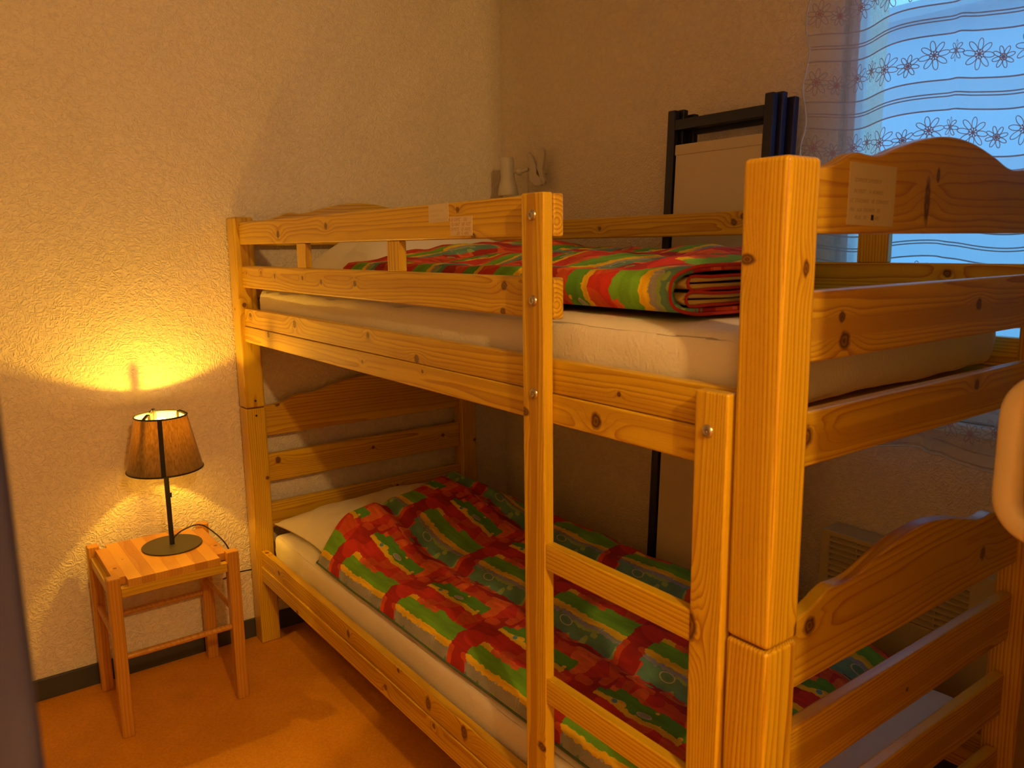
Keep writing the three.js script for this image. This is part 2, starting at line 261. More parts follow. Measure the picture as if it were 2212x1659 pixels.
// ladder
{
  const lad = new THREE.Group(); lad.name = 'ladder'; bed.add(lad);
  const XL = -0.0075;
  beam('ladder_upright', XL, X0 - 0.0036, 0, 1.517, 1.668, 1.73, 'y', { key: 'upL', seed: 181, ring: 0.006, knots: [['nx', 1.13, 0.006, 0.007, 1.6], ['nx', 0.48, 0.05, 0.008, 1.5]], heart: [['nx', 0.027, 0.011, 0.65]] }, lad, 0.004);
  beam('ladder_upright', XL, X0 - 0.0036, 0, 1.226, 2.068, 2.126, 'y', { key: 'upR', seed: 183, ring: 0.0045, knots: [['nx', 0.87, 0.002, 0.014, 0.8, 1.6]] }, lad, 0.004);
  for (const y of [0.0475, 0.3105, 0.5765, 0.8425]) beam('rung', XL + 0.002, X0 - 0.0036, y, y + 0.05, 1.729, 2.069, 'z', { key: 'rung', seed: 185, straight: 1, ring: 0.006 }, lad, 0.003);
  const steel = mat({ color: rgb(0.55, 0.52, 0.46), metalness: 1, roughness: 0.28 });
  for (const [y, z] of [[1.479, 1.701], [1.332, 1.702], [1.167, 1.702], [1.169, 2.093]]) {
    const g = new THREE.LatheGeometry([[0.0005, 0.0045], [0.0022, 0.0045], [0.0024, 0.002], [0.003, 0.0048], [0.006, 0.0044], [0.0085, 0.003], [0.0098, 0.0008], [0.0098, 0]].map(([r, h]) => new THREE.Vector2(r, h)), 24).rotateZ(Math.PI / 2).translate(XL, y, z);
    part('bolt', g, steel, lad, 'round steel bolt head');
  }
}
{
  const dark = mat({ color: rgb(0.12, 0.1, 0.08), metalness: 0.8, roughness: 0.4 });
  for (const y of [0.904, 0.851]) part('dowel_screw', new THREE.CylinderGeometry(0.0038, 0.0038, 0.004, 16).rotateX(Math.PI / 2).translate(0.035, y, PW + 0.0002), dark, bed);
}

// ---------------------------------------------------------------- bedding
function clothBump(seed, k) { return dataTexture(256, 256, (i, j, out) => { const x = i / 256, y = j / 256, w = 128, a = Math.sin(x * w * Math.PI) * Math.sin(y * w * Math.PI) * 0.3 + noise(x * 60, y * 60, seed, 60, 60) * k; out[0] = out[1] = out[2] = 128 + a * 90; }, false); }
const sheetBump = clothBump(41, 0.7);
const sheet = new THREE.MeshPhysicalMaterial({ color: 0xf2eadc, roughness: 0.95, sheen: 0.25, sheenRoughness: 0.7, bumpMap: sheetBump, bumpScale: 0.0012 });
const pillowCloth = new THREE.MeshPhysicalMaterial({ color: 0xf0e8d8, roughness: 0.92, sheen: 0.2, sheenRoughness: 0.7, bumpMap: sheetBump, bumpScale: 0.0006 });
function softBox(x0, x1, y0, y1, z0, z1, r, wob, seed) {
  let g = new THREE.BoxGeometry(1, 1, 1, 40, 10, 90); g.deleteAttribute('uv'); g.deleteAttribute('normal'); g = mergeVertices(g, 1e-5);
  const p = g.attributes.position, c = [(x0 + x1) / 2, (y0 + y1) / 2, (z0 + z1) / 2], h = [(x1 - x0) / 2, (y1 - y0) / 2, (z1 - z0) / 2], v = new THREE.Vector3();
  for (let i = 0; i < p.count; i++) {
    const ease = (t) => Math.sin(Math.PI * t), q = [ease(p.getX(i)) * h[0], ease(p.getY(i)) * h[1], ease(p.getZ(i)) * h[2]], inn = q.map((a, k) => clamp(a, -h[k] + r, h[k] - r));
    v.set(q[0] - inn[0], q[1] - inn[1], q[2] - inn[2]); const l = v.length();
    const X = q[0] + c[0], Z = q[2] + c[2], wn = wob * (noise(X * 5, Z * 4, seed) + 0.6 * noise(X * 14 + Z * 5, Z * 11, seed + 1) + 0.35 * noise(q[1] * 40, Z * 22 + X * 20, seed + 2));
    if (l > 1e-6) { v.multiplyScalar((r + wn) / l); }
    p.setXYZ(i, c[0] + inn[0] + v.x, c[1] + inn[1] + v.y, c[2] + inn[2] + v.z);
  }
  g.computeVertexNormals(); return metreUV(g, 0.25);
}
solo('mattress', softBox(0.053, 0.9, 1.17, 1.299, 0.095, 2.098, 0.04, 0.0042, 51), sheet, 'white sheeted mattress on the upper bunk, behind the guard rail', 'mattress');
solo('mattress', softBox(0.053, 0.9, 0.3, 0.4205, 0.095, 2.098, 0.028, 0.0042, 53), sheet, 'white sheeted mattress on the lower bunk, behind the ladder', 'mattress');

function pillowG(w, d, h, seed, sag = 0) {
  const N = 44, M = 36, pos = [], idx = [];
  for (const s of [1, -1]) for (let j = 0; j <= M; j++) for (let i = 0; i <= N; i++) {
    const u = i / N * 2 - 1, v = j / M * 2 - 1, pinch = 1 - 0.06 * (1 - Math.abs(u * v)), e = Math.pow(Math.max(0, 1 - Math.pow(Math.abs(u), 3.2)), 0.55) * Math.pow(Math.max(0, 1 - Math.pow(Math.abs(v), 3.2)), 0.55);
    const x = u * w / 2 * (0.94 + 0.06 * v * v), z = v * d / 2 * (0.94 + 0.06 * u * u);
    const wr = 0.006 * noise(x * 22 + z * 9, z * 24, seed) + 0.010 * noise(x * 8, z * 9 + x * 4, seed + 1);
    pos.push(x, s > 0 ? e * (h * (0.9 + 0.1 * Math.cos(u * 2)) + wr) + 0.004 + sag * u * e : -e * h * 0.12 - 0.002, z);
  }
  const K = (N + 1) * (M + 1);
  for (let s = 0; s < 2; s++) for (let j = 0; j < M; j++) for (let i = 0; i < N; i++) { const a = s * K + j * (N + 1) + i, b = a + 1, c = a + N + 1, d2 = c + 1; s ? idx.push(a, b, c, b, d2, c) : idx.push(a, c, b, b, c, d2); }
  const ring = []; for (let i = 0; i <= N; i++) ring.push(i); for (let j = 1; j <= M; j++) ring.push(j * (N + 1) + N); for (let i = N - 1; i >= 0; i--) ring.push(M * (N + 1) + i); for (let j = M - 1; j >= 0; j--) ring.push(j * (N + 1));
  for (let k = 0; k < ring.length - 1; k++) { const a = ring[k], b = ring[k + 1]; idx.push(a, b, a + K, b, b + K, a + K); }
  const g = new THREE.BufferGeometry(); g.setAttribute('position', new THREE.Float32BufferAttribute(pos, 3)); g.setIndex(idx); g.computeVertexNormals(); return metreUV(g, 0.25);
}
{
  const p = solo('pillow', pillowG(0.68, 0.5, 0.15, 61), pillowCloth, 'plump white pillow on the upper bunk by the headboard', 'pillow'); p.position.set(0.525, 1.336, 0.40); p.rotation.set(0.02, 0.06, 0);
  const q = solo('pillow', pillowG(0.72, 0.44, 0.072, 64), pillowCloth, 'flat white pillow tucked under the lower bunk duvet', 'pillow'); q.position.set(0.44, 0.443, 0.285); q.rotation.set(0.02, 0.05, 0);
}

// printed cotton of the duvets: painted stripes crossed by red bands
const TU = 0.36, TV = 0.345;
const PRINT = { red: hex(0xd03628), red2: hex(0xb42822), orange: hex(0xea6e30), orange2: hex(0xda5628), green: hex(0x78b432), green2: hex(0x62a030), lime: hex(0xa2c070), yellow: hex(0xf4c81c), grey: hex(0xa4a4a0), teal: hex(0x6a9a80), pale: hex(0xcac4ac) };
const printCotton = dataTexture(1024, 1024, (i, j, out) => {
  let u = i / 1024, v = j / 1024;
  const nu = 0.012 * noise(v * 28, u * 6, 81, 28, 6) + 0.005 * noise(v * 90, u * 20, 82, 90, 20), nv = 0.016 * noise(u * 14, v * 8, 83, 14, 8) + 0.006 * noise(u * 50, v * 40, 84, 50, 40);
  const a = ((u + nu) % 1 + 1) % 1, b = ((v + nv) % 1 + 1) % 1;
  const n2 = noise(u * 5, v * 7, 85, 5, 7), n3 = noise(u * 11, v * 13, 86, 11, 13);
  let c;
  const short = noise(Math.floor(a * 12) * 3.3, 0.5, 87) * 0.05;                       // stripe ends do not line up
  const inBand = b < 0.2 + short || b > 0.985 + short * 0.2;
  if (inBand) c = n2 > 0.15 ? PRINT.red : n3 > 0.3 ? PRINT.orange2 : PRINT.red2;
  else if (a < 0.09) c = n3 > 0.45 ? PRINT.lime : PRINT.teal;
  else if (a < 0.115) c = n2 > 0 ? PRINT.lime : PRINT.teal;
  else if (a < 0.16) c = n3 > 0.62 ? PRINT.pale : PRINT.grey;
  else if (a < 0.225) c = PRINT.yellow;
  else if (a < 0.37) c = PRINT.green;
  else if (a < 0.42) c = b > 0.62 ? PRINT.green : b < 0.3 ? PRINT.yellow : PRINT.orange;
  else if (a < 0.58) c = n2 > -0.2 ? PRINT.red : PRINT.orange2;
  else if (a < 0.625) c = b > 0.86 ? PRINT.red : PRINT.yellow;
  else if (a < 0.75) c = b > 0.9 ? PRINT.orange : n3 > 0.72 ? PRINT.yellow : b < 0.27 && a > 0.7 ? PRINT.orange : PRINT.green2;
  else if (a < 0.86) c = n2 > 0.1 ? PRINT.orange : n3 > 0 ? PRINT.orange2 : PRINT.red;
  else c = n2 < -0.1 ? PRINT.red2 : n3 > 0.25 ? PRINT.orange : PRINT.orange2;
  // small painted leaves with a pale outline
  for (const [lu, lv, ru, rv, k] of [[0.66, 0.55, 0.02, 0.05, 0], [0.14, 0.78, 0.03, 0.012, 0], [0.08, 0.45, 0.025, 0.055, 1], [0.93, 0.4, 0.02, 0.03, 2], [0.62, 0.33, 0.018, 0.02, 1]]) {
    const q = Math.hypot((u - lu) / ru, (v - lv) / rv); if (q < 1) c = k === 2 ? PRINT.green : k ? PRINT.teal : PRINT.grey; else if (q < 1.22) c = PRINT.pale;
  }
  const w = 1 + 0.07 * noise(u * 40, v * 9, 88, 40, 9) + 0.05 * noise(u * 300, v * 300, 89, 300, 300) + 0.06 * n2;
  out[0] = clamp(c[0] * w, 0, 255); out[1] = clamp(c[1] * w, 0, 255); out[2] = clamp(c[2] * w, 0, 255);
});
const printMat = new THREE.MeshPhysicalMaterial({ map: printCotton, roughness: 0.95, sheen: 0.15, sheenRoughness: 0.8 });
const lining = new THREE.MeshPhysicalMaterial({ color: 0xc9ad62, roughness: 0.95, bumpMap: sheetBump, bumpScale: 0.001, sheen: 0.15 });
const piping = mat({ color: 0xb5302a, roughness: 0.9 });

// lower duvet: a quilt with sewn channels, spread over mattress and pillow
{
  const d = thing('duvet', 'red and green striped duvet spread flat on the lower bunk', 'duvet');
  const A = 0.835, B = 1.58, N = 110, M = 190, pos = [], uv = [], idx = [];
  const head = (a) => 0.485 - 0.43 * Math.min(a, 0.7) + 0.16 * sstep(0.68, 0.82, a) - 0.012 * Math.sin(a * 11);
  const over = () => 0.4305;
  const base = (x, z) => over(x, z) + 0.08 * sstep(0.05, 0.2, x) * sstep(0.86, 0.72, x) * sstep(0.78, 0.42, z);
  for (const s of [1, -1]) for (let j = 0; j <= M; j++) for (let i = 0; i <= N; i++) {
    const a = i / N * A, b = j / M * B, ea = Math.min(a, A - a), eb = Math.min(b, B - b), x = 0.058 + a + 0.006 * noise(b * 4, 1, 91), z = lerp(head(a), 2.03 - 0.1 * a, b / B);
    const e = Math.sqrt(clamp(1 - Math.pow(1 - clamp(ea / 0.055), 2))) * Math.sqrt(clamp(1 - Math.pow(1 - clamp(eb / 0.05), 2)));
    const seam = Math.min(...[0.285, 0.645].map((q) => Math.abs(a - q))), sq = 0.62 + 0.38 * sstep(0, 0.045, seam), cross = 1;
    const wr = 0.005 * noise(a * 11 + b * 3, b * 16, 92) + 0.0035 * noise(a * 34, b * 26 - a * 12, 93) * (1.3 - sq) + 0.007 * noise(a * 5, b * 5, 94);
    const y = s > 0 ? base(x, z) + (0.05 * sq * cross + wr) * e + 0.003 : base(x, z);
    pos.push(x, y, z); uv.push((a + 0.075 - 0.035 * (1 - sstep(0, 0.04, a))) / TU, (z + 0.27 * x - 0.625) / TV + 0.08);
  }
  const K = (N + 1) * (M + 1);
  for (let s = 0; s < 2; s++) for (let j = 0; j < M; j++) for (let i = 0; i < N; i++) { const p = s * K + j * (N + 1) + i, q = p + 1, r = p + N + 1, t = r + 1; s ? idx.push(p, q, r, q, t, r) : idx.push(p, r, q, q, r, t); }
  const ring = []; for (let i = 0; i <= N; i++) ring.push(i); for (let j = 1; j <= M; j++) ring.push(j * (N + 1) + N); for (let i = N - 1; i >= 0; i--) ring.push(M * (N + 1) + i); for (let j = M - 1; j >= 0; j--) ring.push(j * (N + 1));
  for (let k = 0; k < ring.length - 1; k++) { const p = ring[k], q = ring[k + 1]; idx.push(p, q, p + K, q, q + K, p + K); }
  const g = new THREE.BufferGeometry(); g.setAttribute('position', new THREE.Float32BufferAttribute(pos, 3)); g.setAttribute('uv', new THREE.Float32BufferAttribute(uv, 2)); g.setIndex(idx); g.computeVertexNormals();
  part('cover', g, printMat, d);
  const edge = []; for (let k = 0; k < ring.length; k += 3) edge.push([pos[ring[k] * 3], pos[ring[k] * 3 + 1] + 0.001, pos[ring[k] * 3 + 2]]);
  part('piping', tubeG(edge.slice(0, -1).concat([edge[0]]), 0.0028, 400, 6), mat({ color: 0x56705a, roughness: 0.9 }), d, 'thin grey green edge piping');
}
// upper duvet: folded in layers, the fold towards the ladder
{
  const d = thing('duvet', 'red and green striped duvet folded in layers on the upper bunk', 'duvet');
  const zEnd = (x) => 1.915 + 0.25 * clamp(x - 0.11, 0, 0.12) - 0.5 * Math.max(0, x - 0.3) + 0.006 * noise(x * 20, 2, 96);
  function ribbon(xf, xb, yb, yt, th, z0, wob, seed) {       // sheet folded over at x = xf, lying from yb to yt
    const S = 70, Z = 90, pos = [], uv = [], idx = [], R = (yt - yb) / 2, straight = xb - xf - R, total = 2 * straight + Math.PI * R;
    const at = (t, off) => { const r = R + off; let l = t * total; if (l < straight) return [xb - l, yb - off]; l -= straight; if (l < Math.PI * R) { const k = l / R; return [xf + R - r * Math.sin(k), (yb + yt) / 2 - r * Math.cos(k)]; } l -= Math.PI * R; return [xf + R + l, yt + off]; };
    for (const o of [0, -th]) for (let j = 0; j <= Z; j++) for (let i = 0; i <= S; i++) {
      const t = i / S; let [x, y] = at(t, o); const up = sstep(0.5, 0.62, t), zz = lerp(z0, zEnd(x), j / Z);
      const head = sstep(1.05, 0.7, zz);
      y += up * (wob * (noise(x * 7, zz * 8, seed) * 1.0 + noise(x * 15 + zz * 6, zz * 17, seed + 1) * 0.5) + head * 0.028 * sstep(0.15, 0.5, x) + 0.03 * sstep(0.15, 0.75, x)) + (t < 0.4 ? 0 : 0);
      x += 0.02 * sstep(1.3, 0.6, zz) * (t > 0.3 && t < 0.7 ? 1 : 0) + 0.004 * noise(zz * 9, 3, seed + 2) * (x < xf + 0.1 ? 1 : 0);
      pos.push(x, y, zz + (j === Z ? 0.006 * noise(t * 22, 1, seed + 3) : 0)); uv.push((1.927 - zz) / TU, t * total / TV + 0.42);
    }
    const K = (S + 1) * (Z + 1), row = S + 1;
    for (let j = 0; j < Z; j++) for (let i = 0; i < S; i++) { const p = j * row + i; idx.push(p, p + row, p + 1, p + 1, p + row, p + row + 1); const q = p + K; idx.push(q, q + 1, q + row, q + 1, q + row + 1, q + row); }
    for (const j of [0, Z]) for (let i = 0; i < S; i++) { const p = j * row + i; j ? idx.push(p, p + K, p + 1, p + 1, p + K, p + K + 1) : idx.push(p, p + 1, p + K, p + 1, p + K + 1, p + K); }
    for (const i of [0, S]) for (let j = 0; j < Z; j++) { const p = j * row + i; i ? idx.push(p, p + row, p + K, p + row, p + row + K, p + K) : idx.push(p, p + K, p + row, p + row, p + K, p + row + K); }
    const g = new THREE.BufferGeometry(); g.setAttribute('position', new THREE.Float32BufferAttribute(pos, 3)); g.setAttribute('uv', new THREE.Float32BufferAttribute(uv, 2)); g.setIndex(idx); g.computeVertexNormals();
    const rim = []; for (let i = 0; i <= S; i += 2) { const p = (Z * row + i) * 3; rim.push([pos[p], pos[p + 1], pos[p + 2] + 0.001]); }
    return [g, rim];
  }
  const [g1, r1] = ribbon(0.105, 0.86, 1.3135, 1.386, 0.009, 0.64, 0.012, 201);
  part('cover', g1, printMat, d); part('piping', tubeG(r1, 0.003, 160, 6), piping, d, 'red edge piping');
  const [g2, r2] = ribbon(0.128, 0.80, 1.3275, 1.347, 0.008, 0.9, 0.003, 211);
  part('folded_layer', g2, lining, d, 'pale yellow inner lining'); part('piping', tubeG(r2, 0.0028, 160, 6), piping, d);
  const [g3, r3] = ribbon(0.13, 0.80, 1.3535, 1.3725, 0.008, 0.9, 0.004, 221);
  part('folded_layer', g3, lining, d, 'pale yellow inner lining'); part('piping', tubeG(r3, 0.0028, 160, 6), piping, d);
}

// ---------------------------------------------------------------- stool
{
  const s = thing('stool', 'small square pine stool standing against the wall, lamp on top', 'stool');
  const lx = [[-0.53, -0.495], [-0.19, -0.154]], lz = [[0.03, 0.065], [0.35, 0.386]], T = 0.498;
  for (const [a, b] of lx) for (const [c, e] of lz) beam('leg', a, b, 0, T, c, e, 'y', { key: 'stoolLeg', seed: 231, straight: 1, ring: 0.005, contrast: 0.8, light: hex(0xd89c34), dark: hex(0xac6c18) }, s, 0.004);
  const tones = [[0xdea038, 0xbe7e24], [0xd2942e, 0xb2721c], [0xe4aa3c, 0xc8882a]];
  for (let k = 0; k < 9; k++) { const a = -0.512 + k * 0.0375, [l, dk] = tones[[0, 2, 1, 2, 0, 1, 2, 0, 1][k]]; const cut = k === 0 || k === 8; beam('seat_strip', Math.max(a, -0.508), Math.min(a + 0.0376, -0.177), 0.464, 0.487, cut ? 0.067 : 0.034, cut ? 0.349 : 0.383, 'z', { key: 'seat' + k % 4 + (cut ? 'c' : ''), seed: 235 + k % 4, ring: 0.009, contrast: 0.6, light: hex(l), dark: hex(dk), knots: [['py', 0.2 - (k % 4) * 0.03, 0.02, k % 3 ? 0.002 : 0.005]] }, s, 0.0007); }
  for (const [a, b] of [[0.036, 0.058], [0.358, 0.38]]) beam('apron', -0.495, -0.19, 0.434, 0.464, a, b, 'x', { key: 'apronX', seed: 241, straight: 1, contrast: 0.7 }, s, 0.003);
  for (const [a, b] of [[-0.524, -0.502], [-0.183, -0.161]]) beam('apron', a, b, 0.434, 0.464, 0.065, 0.35, 'z', { key: 'apronZ', seed: 242, straight: 1, contrast: 0.7 }, s, 0.003);
  const dowel = pineLib.stoolLeg.m;
  for (const z of [0.047, 0.368]) part('stretcher', new THREE.CylinderGeometry(0.0092, 0.0092, 0.306, 20).rotateZ(Math.PI / 2).translate(-0.3425, 0.247, z), dowel, s);
  for (const x of [-0.512, -0.172]) part('stretcher', new THREE.CylinderGeometry(0.0092, 0.0092, 0.286, 20).rotateX(Math.PI / 2).translate(x, 0.292, 0.207), dowel, s);
}
// ---------------------------------------------------------------- table lamp
{
  const l = thing('table_lamp', 'lit table lamp with dark round shade on the stool', 'lamp');
  const C = [-0.302, 0.487, 0.18], black = mat({ color: rgb(0.022, 0.02, 0.018), roughness: 0.42, metalness: 0.2 });
  const lathe = (pts, n = 64) => new THREE.LatheGeometry(pts.map(([r, h]) => new THREE.Vector2(r, h)), n).translate(C[0], C[1], C[2]);
  part('base', lathe([[0.0001, 0], [0.089, 0], [0.091, 0.0015], [0.091, 0.004], [0.0895, 0.0055], [0.0001, 0.0058]]), mat({ color: rgb(0.075, 0.065, 0.05), roughness: 0.5, metalness: 0.2 }), l);
  part('pole', lathe([[0.0075, 0.005], [0.0075, 0.345], [0.0001, 0.346]], 24), black, l);
  part('switch', rboxG(C[0] + 0.006, C[0] + 0.012, 0.648, 0.663, C[2] - 0.003, C[2] + 0.003, 0.001), black, l);
  part('socket', lathe([[0.0075, 0.33], [0.016, 0.332], [0.016, 0.366], [0.012, 0.368], [0.0001, 0.368]], 24), black, l);
  const rB = 0.1125, rT = 0.077, yB = 0.2575, yT = 0.4295, th = 0.0012;
  const shadeTex = dataTexture(512, 256, (i, j, out) => { const x = i / 512, y = j / 256, t = noise(x * 180, y * 64, 301, 180, 64) * 16 + noise(x * 400, y * 140, 302, 400, 140) * 12; out[0] = 154 + t; out[1] = 130 + t; out[2] = 84 + t; });
  part('shade', lathe([[rB, yB], [rT, yT], [rT - th, yT], [rB - th, yB], [rB, yB]], 96), new THREE.MeshPhysicalMaterial({ map: shadeTex, roughness: 1, transmission: 0.5, thickness: 0, side: THREE.DoubleSide }), l, 'dark woven lamp shade with light glowing through');
  part('shade_lining', lathe([[rB - 0.002, yB + 0.001], [rT - 0.002, yT - 0.001]], 96), new THREE.MeshPhysicalMaterial({ color: 0xf6ecd8, roughness: 1, transmission: 0.55, thickness: 0, side: THREE.DoubleSide }), l, 'white inner lining of the shade');
  for (const [y, r] of [[yB, rB], [yT, rT]]) part('shade_rim', new THREE.TorusGeometry(r, 0.0026, 8, 96).rotateX(Math.PI / 2).translate(C[0], C[1] + y, C[2]), black, l);
  // opaque seam tape down the front of the shade
  {
    const g = new THREE.BufferGeometry(), pos = [], idx = [], ang = 1.42, wd = 0.0135;
    for (let k = 0; k <= 6; k++) { const t = k / 6, r = lerp(rB, rT, t) + 0.0012, y = lerp(yB, yT, t), da = wd / 2 / r; for (const s of [-1, 1]) pos.push(C[0] + r * Math.cos(ang + 0.42 - s * da), C[1] + y, C[2] + r * Math.sin(ang + 0.42 - s * da)); if (k) { const q = k * 2; idx.push(q - 2, q - 1, q, q - 1, q + 1, q); } }
    g.setAttribute('position', new THREE.Float32BufferAttribute(pos, 3)); g.setIndex(idx); g.computeVertexNormals(); metreUV(g);
    part('seam_tape', g, mat({ color: rgb(0.02, 0.018, 0.016), roughness: 0.8, side: THREE.DoubleSide }), l);
  }
  // wire carrier that holds the shade
  for (const a of [-1.72, 0.4, 2.5]) part('shade_arm', tubeG([[C[0] + 0.012 * Math.cos(a), C[1] + 0.362, C[2] + 0.012 * Math.sin(a)], [C[0] + 0.046 * Math.cos(a), C[1] + 0.366, C[2] + 0.046 * Math.sin(a)], [C[0] + 0.05 * Math.cos(a), C[1] + 0.39, C[2] + 0.05 * Math.sin(a)], [C[0] + 0.053 * Math.cos(a), C[1] + 0.44, C[2] + 0.053 * Math.sin(a)], [C[0] + rT * Math.cos(a), C[1] + yT, C[2] + rT * Math.sin(a)]], 0.005, 30, 8), black, l);
  part('bulb', lathe([[0.0001, 0.352], [0.011, 0.355], [0.012, 0.368], [0.019, 0.385], [0.0225, 0.40], [0.019, 0.414], [0.010, 0.4215], [0.0001, 0.423]], 32), mat({ color: 0xfff0d8, emissive: rgb(1, 0.75, 0.4), emissiveIntensity: 12, roughness: 0.4 }), l);
  const p = new THREE.PointLight(rgb(...WARM_LAMP), LAMP_POWER); p.position.set(C[0], C[1] + 0.395, C[2]); p.shadow.radius = 0.3; p.castShadow = true; p.name = 'bulb_light'; l.add(p);
  part('cord', tubeG([[C[0] + 0.006, 0.498, C[2] - 0.004], [-0.285, 0.4945, 0.13], [-0.25, 0.505, 0.105], [-0.2, 0.515, 0.11], [-0.172, 0.503, 0.17], [-0.145, 0.46, 0.24], [-0.13, 0.36, 0.2], [-0.12, 0.285, 0.07], [-0.06, 0.27, 0.006], [0.02, 0.262, -0.005]], 0.0024, 90, 8), black, l);
}
// ---------------------------------------------------------------- clip lamp in the corner
{
  const l = thing('clip_lamp', 'white clamp reading lamp fixed high in the corner', 'lamp');
  const white = mat({ color: 0xd9d2c4, roughness: 0.4 }), grey = mat({ color: 0x8d8a84, roughness: 0.4, metalness: 0.6 });
  const head = part('lamp_head', new THREE.LatheGeometry([[0.0001, 0.15], [0.018, 0.149], [0.0255, 0.143], [0.0275, 0.13], [0.0275, 0.07], [0.0285, 0.058], [0.036, 0.035], [0.0405, 0.008], [0.0405, 0], [0.038, 0], [0.034, 0.034], [0.0001, 0.05]].map(([r, h]) => new THREE.Vector2(r, h)), 40), white, l, 'bell shaped white lamp head pointing down');
  head.position.set(1.062, 1.625, 0.185); head.rotation.set(0.03, 0, 0.05);
  part('arm', tubeG([[1.075, 1.715, 0.205], [1.085, 1.712, 0.235], [1.1, 1.72, 0.268]], 0.007, 16, 10), white, l);
  part('joint', new THREE.SphereGeometry(0.014, 20, 14).translate(1.083, 1.712, 0.232), white, l);
  const jaw = (pts, th) => { const s = new THREE.Shape(pts.map(([a, b]) => new THREE.Vector2(a, b))); return new THREE.ExtrudeGeometry(s, { depth: th, bevelEnabled: true, bevelThickness: 0.002, bevelSize: 0.002, bevelSegments: 2 }); };
  const put = (g, x, y, z, ry) => g.rotateY(ry).translate(x, y, z);
  part('clamp_jaw', put(jaw([[-0.006, 0.115], [0.008, 0.1], [0.024, 0.06], [0.026, 0.03], [0.05, 0.008], [0.052, -0.004], [0.04, -0.012], [0.02, -0.01], [0.003, 0.006], [-0.002, 0.03], [0.004, 0.06], [-0.008, 0.1]], 0.022), 1.115, 1.668, 0.272, -1.05), white, l);
  part('clamp_jaw', put(jaw([[0.046, 0.128], [0.056, 0.122], [0.058, 0.1], [0.05, 0.045], [0.054, 0.02], [0.062, 0.004], [0.056, -0.008], [0.046, 0], [0.04, 0.03], [0.03, 0.055], [0.034, 0.085], [0.04, 0.118]], 0.022), 1.115, 1.668, 0.272, -1.05), white, l);
  part('thumb_pad', put(jaw([[0.036, 0.085], [0.044, 0.1], [0.048, 0.12], [0.054, 0.118], [0.052, 0.098], [0.043, 0.078]], 0.012), 1.111, 1.668, 0.27, -1.05), grey, l);
  part('wall_hook', rboxG(1.128, WB, 1.705, 1.72, 0.27, 0.29, 0.002), white, l);
  part('cord', tubeG([[1.1, 1.72, 0.262], [1.105, 1.6, 0.262], [1.12, 1.3, 0.262], [1.13, 1.05, 0.25]], 0.0022, 30, 6), mat({ color: 0xcfc6b4, roughness: 0.6 }), l);
}
// ---------------------------------------------------------------- folding screen behind the bed
{
  const s = thing('folding_screen', 'folded navy wooden screen with cream cloth leaning against the wall', 'folding screen');
  const navy = mat({ map: dataTexture(64, 512, (i, j, out) => { const t = noise(i * 0.4, j * 0.02, 311) * 5; out[0] = 32 + t; out[1] = 38 + t; out[2] = 82 + t; }), roughness: 0.4 }), cloth = new THREE.MeshPhysicalMaterial({ color: 0xe6d8c0, roughness: 0.95, bumpMap: sheetBump, bumpScale: 0.0006 });
  s.position.set(0.988, 0, 1.02); s.rotation.z = -0.043;
  [[0, 0, 0], [0.026, 0.004, 0.012], [0.055, -0.008, 0.03]].forEach(([x, y, z], k) => {
    const p = new THREE.Group(); p.name = 'panel'; s.add(p); p.position.set(x, Math.max(0, y), z);
    const Wd = 0.385, Ht = 1.835 + Math.min(0, y), t = 0.022;
    for (const zz of [0, Wd - 0.03]) part('stile', rboxG(0, t, 0, Ht, zz, zz + 0.03, 0.004), navy, p);
    part('top_bar', rboxG(0.001, t - 0.001, Ht - 0.062, Ht - 0.03, 0.03, Wd - 0.03, 0.003), navy, p);
    part('bottom_bar', rboxG(0.001, t - 0.001, 0.1, 0.132, 0.03, Wd - 0.03, 0.003), navy, p);
    part('cloth', rboxG(0.009, 0.0115, 0.15, Ht - 0.105, 0.034, Wd - 0.034, 0.001), cloth, p, 'cream cloth panel');
    part('hem', rboxG(0.0065, 0.0135, Ht - 0.137, Ht - 0.105, 0.031, Wd - 0.031, 0.003), cloth, p);
  });
}
// ---------------------------------------------------------------- electric convector under the window
{
  const c = thing('convector_heater', 'beige wall convector with louvred grille under the window', 'heater');
  const enamel = mat({ color: 0xcfc4a6, roughness: 0.4 });
  const A = 1.095, Z0 = 1.6, Z1 = 2.12, Y0 = 0.2, Y1 = 0.635, gz0 = 1.63, gz1 = 2.0, gy0 = 0.452, gy1 = 0.618;
  part('body', mergeGeometries([rboxG(A + 0.02, WB, Y0, Y1, Z0, Z1, 0.006), rboxG(A, A + 0.03, gy1, Y1, Z0, Z1, 0.005), rboxG(A, A + 0.03, Y0, gy0, Z0, Z1, 0.005), rboxG(A, A + 0.03, gy0 - 0.01, gy1 + 0.01, Z0, gz0, 0.005), rboxG(A, A + 0.03, gy0 - 0.01, gy1 + 0.01, gz1, Z1, 0.005)]), enamel, c);
  for (let k = 0; k < 10; k++) { const y = gy0 + 0.004 + k * 0.0166; part('louvre', new RoundedBoxGeometry(0.02, 0.006, gz1 - gz0 + 0.01, 1, 0.0015).rotateZ(0.55).translate(A + 0.009, y + 0.005, (gz0 + gz1) / 2), enamel, c); }
  part('rib', boxG(A + 0.004, A + 0.016, gy0, gy1, 1.705, 1.709), enamel, c); part('rib', boxG(A + 0.004, A + 0.016, gy0, gy1, 1.92, 1.924), enamel, c);
}
